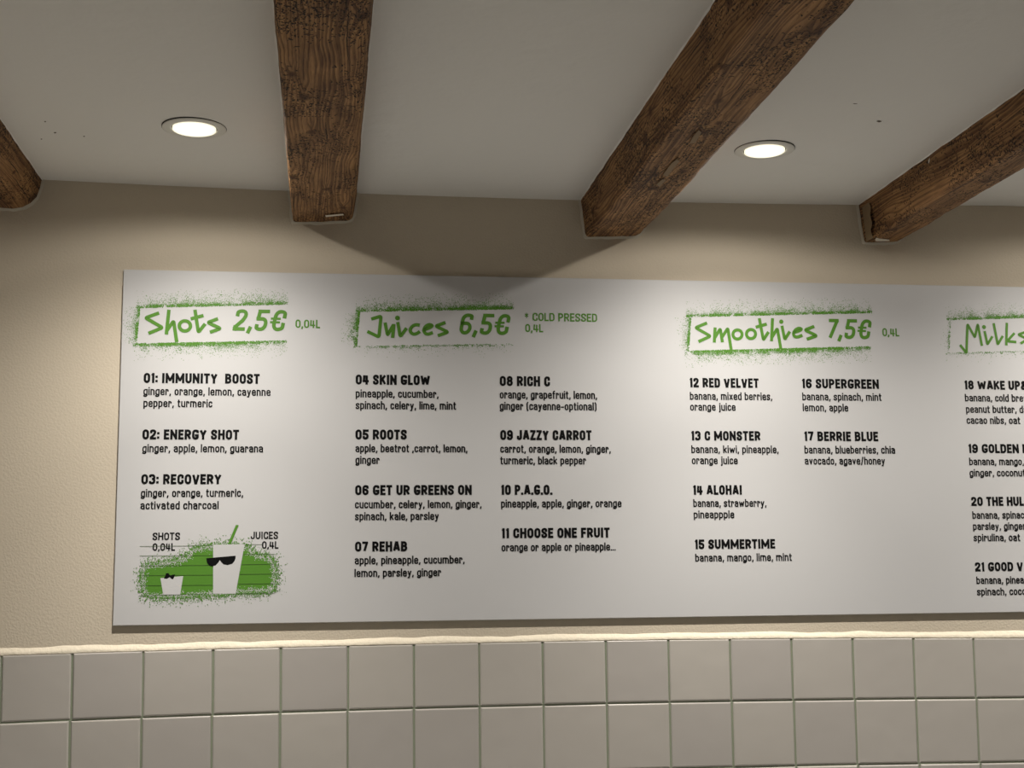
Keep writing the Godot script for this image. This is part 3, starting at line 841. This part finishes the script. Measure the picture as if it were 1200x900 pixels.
func pairs(values: Array, origin: Vector2) -> PackedVector2Array:
	var out := PackedVector2Array()
	for i in range(0, values.size(), 2):
		out.append(Vector2(values[i], values[i + 1]) - origin)
	return out


func spray(st: SurfaceTool, a: Vector2, b: Vector2, amount: float, seed_shift: float) -> void:
	var noise := FastNoiseLite.new()
	noise.seed = 77
	noise.frequency = 1.0
	var out := (b - a).orthogonal().normalized()   # a to b runs with the outside on its left
	var long := a.distance_to(b)
	for k in int(long * 24000.0 * minf(amount, 1.0)):
		var s := rng.randf_range(-0.03, 1.03)
		var d := -(log(1.0 - rng.randf() * 0.999) + log(1.0 - rng.randf() * 0.999)) * (0.0026 if rng.randf() < 0.6 else 0.0075) * lerpf(0.55, 1.0, minf(amount, 1.4))
		var clump := 0.55 + 0.9 * noise.get_noise_2d(s * long * 28.0 + seed_shift, d * 30.0)
		if s > 0.9 or s < 0.04: clump *= 0.6
		if rng.randf() > clump or d > 0.042: continue
		speck(st, a.lerp(b, s) + out * (d + 0.0006), rng.randf_range(0.0005, 0.0011) * (1.2 if d < 0.006 else 0.9), 0.0003)
	if amount > 0.5:
		for k in int(long * 3000.0 * amount):
			var s := rng.randf_range(0.02, 0.97)
			if noise.get_noise_1d(s * long * 34.0 + seed_shift) < 0.12 - 0.3 * (amount - 0.8): continue
			speck(st, a.lerp(b, s) + out * (0.0008 + rng.randf() * 0.0085 * amount), rng.randf_range(0.0006, 0.0012), 0.0004)


func make_board() -> void:
	var origin := Vector2(BOARD[0], BOARD[1])
	var wide := 2.75
	var tall: float = BOARD[2] - BOARD[1]
	var root := Node3D.new()
	root.name = "menu_board"
	root.position = Vector3(origin.x, origin.y, 0)
	add_child(root)
	tag(root, "large white menu board with green headings and black drink lists", "menu board")
	# panel with a folded edge
	var st := start()
	var e := 0.0012
	var f := [Vector3(e, e, 0), Vector3(e, tall - e, 0), Vector3(wide - e, tall - e, 0), Vector3(wide - e, e, 0)]
	var g := [Vector3(0, 0, -e), Vector3(0, tall, -e), Vector3(wide, tall, -e), Vector3(wide, 0, -e)]
	var h := [Vector3(0, 0, -0.004), Vector3(0, tall, -0.004), Vector3(wide, tall, -0.004), Vector3(wide, 0, -0.004)]
	st.set_smooth_group(-1)
	quad(st, f[0], f[1], f[2], f[3])
	quad(st, h[3], h[2], h[1], h[0])
	for k in 4:
		var k2 := (k + 1) % 4
		quad(st, f[k], g[k], g[k2], f[k2])
		quad(st, g[k], h[k], h[k2], g[k2])
	st.generate_normals()
	mesh_of("panel", st, paint.panel, root)
	st = start()
	for x in [0.2, 0.95, 1.7, 2.45]:
		for y in [0.12, tall - 0.12]:
			st = start()
			box(st, Vector3(x - 0.02, y - 0.02, WALL_Z - 0.001), Vector3(x + 0.02, y + 0.02, -0.0035))
			st.generate_normals()
			mesh_of("spacer", st, paint.panel_edge, root)
	st = start()
	box(st, Vector3(-0.0055, tall - 0.037, WALL_Z - 0.0005), Vector3(0.01, tall - 0.012, WALL_Z + 0.0016))
	st.generate_normals()
	mesh_of("mounting_tab", st, paint.wall, root)
	# spray stencils behind the headings
	for k in SPRAYS.size():
		var corner := []
		for p in SPRAYS[k][0]:
			corner.append(Vector2(p[0], p[1]) - origin)
		var amount: Array = SPRAYS[k][1]
		st = start()
		spray(st, corner[1], corner[0], amount[0], k * 31.0)
		spray(st, corner[3], corner[2], amount[1], k * 47.0 + 8.0)
		spray(st, corner[0], corner[3], amount[2], k * 53.0 + 5.0)
		tag(mesh_of("spray_speckle", st, ink.green, root), "green spray speckle round the heading", "", "", "stuff")
	for word in SCRIPTS:
		st = start()
		var layer := 0
		for s in word[2]:
			if s[0] == "dot":
				var c := Vector2(s[1][0], s[1][1]) - origin
				for k in 16:
					flat(st, c, c + Vector2.from_angle(TAU * k / 16.0) * s[1][2], c + Vector2.from_angle(TAU * (k + 1) / 16.0) * s[1][2], 0.0006)
				continue
			var pts := pairs(s.slice(1), origin)
			var soft := []
			soft.resize(pts.size())
			soft.fill(false)
			var line := round_path(Array(pts), soft, 0.02 if s[0] == "curve" else word[1] * 0.55, s[0] == "loop")
			layer += 1
			stroke(st, line, word[1], s[0] == "loop", [0.0, 0.0], 0.0006 + layer * 0.00002)
		tag(mesh_of("handwritten_heading", st, ink.green, root), "green handwritten heading reading " + word[0])
	for t in TEXTS:
		write(t[0], t[1], t[2], Vector2(t[3], t[4]) - origin, t[5], t[6], t[7], root)
	# the drawing of the two cup sizes
	var blob := pairs(CUPS.blob, origin)
	var art := Node3D.new()
	art.name = "cup_drawing"
	root.add_child(art)
	tag(art, "print of a small and a large white cup on sprayed green")
	polygon("sprayed_ground", blob, 0.0003, ink.green, art)
	st = start()
	var bare := start()
	for i in blob.size():
		var a := blob[i]
		var b := blob[(i + 1) % blob.size()]
		var n := -(b - a).orthogonal().normalized()
		for k in int(a.distance_to(b) * 5600.0):
			var d := -log(1.0 - rng.randf() * 0.999) * 0.0055 - 0.002
			if d < 0.03: speck(st, a.lerp(b, rng.randf()) + n * d, rng.randf_range(0.0006, 0.0014), 0.0005)
		for k in int(a.distance_to(b) * 4200.0):
			speck(bare, a.lerp(b, rng.randf()) + n * (0.001 - absf(rng.randfn()) * 0.0055), rng.randf_range(0.0005, 0.0011), 0.0005)
	tag(mesh_of("spray_speckle", st, ink.green, art), "", "", "", "stuff")
	tag(mesh_of("bare_speckle", bare, ink.white, art), "", "", "", "stuff")
	for r in CUPS.rules:
		st = start()
		stroke(st, pairs(r, origin), 0.0009, false, [0.0, 0.0], 0.00068)
		mesh_of("ruled_line", st, ink.line, art)
	polygon("large_cup", pairs(CUPS.cup, origin), 0.00075, ink.white, art)
	polygon("small_cup", pairs(CUPS.small, origin), 0.00075, ink.white, art)
	polygon("straw", pairs(CUPS.straw, origin), 0.00075, ink.green, art)
	polygon("sunglasses", pairs(CUPS.glasses, origin), 0.0009, ink.black, art)
	polygon("bow", pairs(CUPS.bow, origin), 0.0009, ink.black, art)
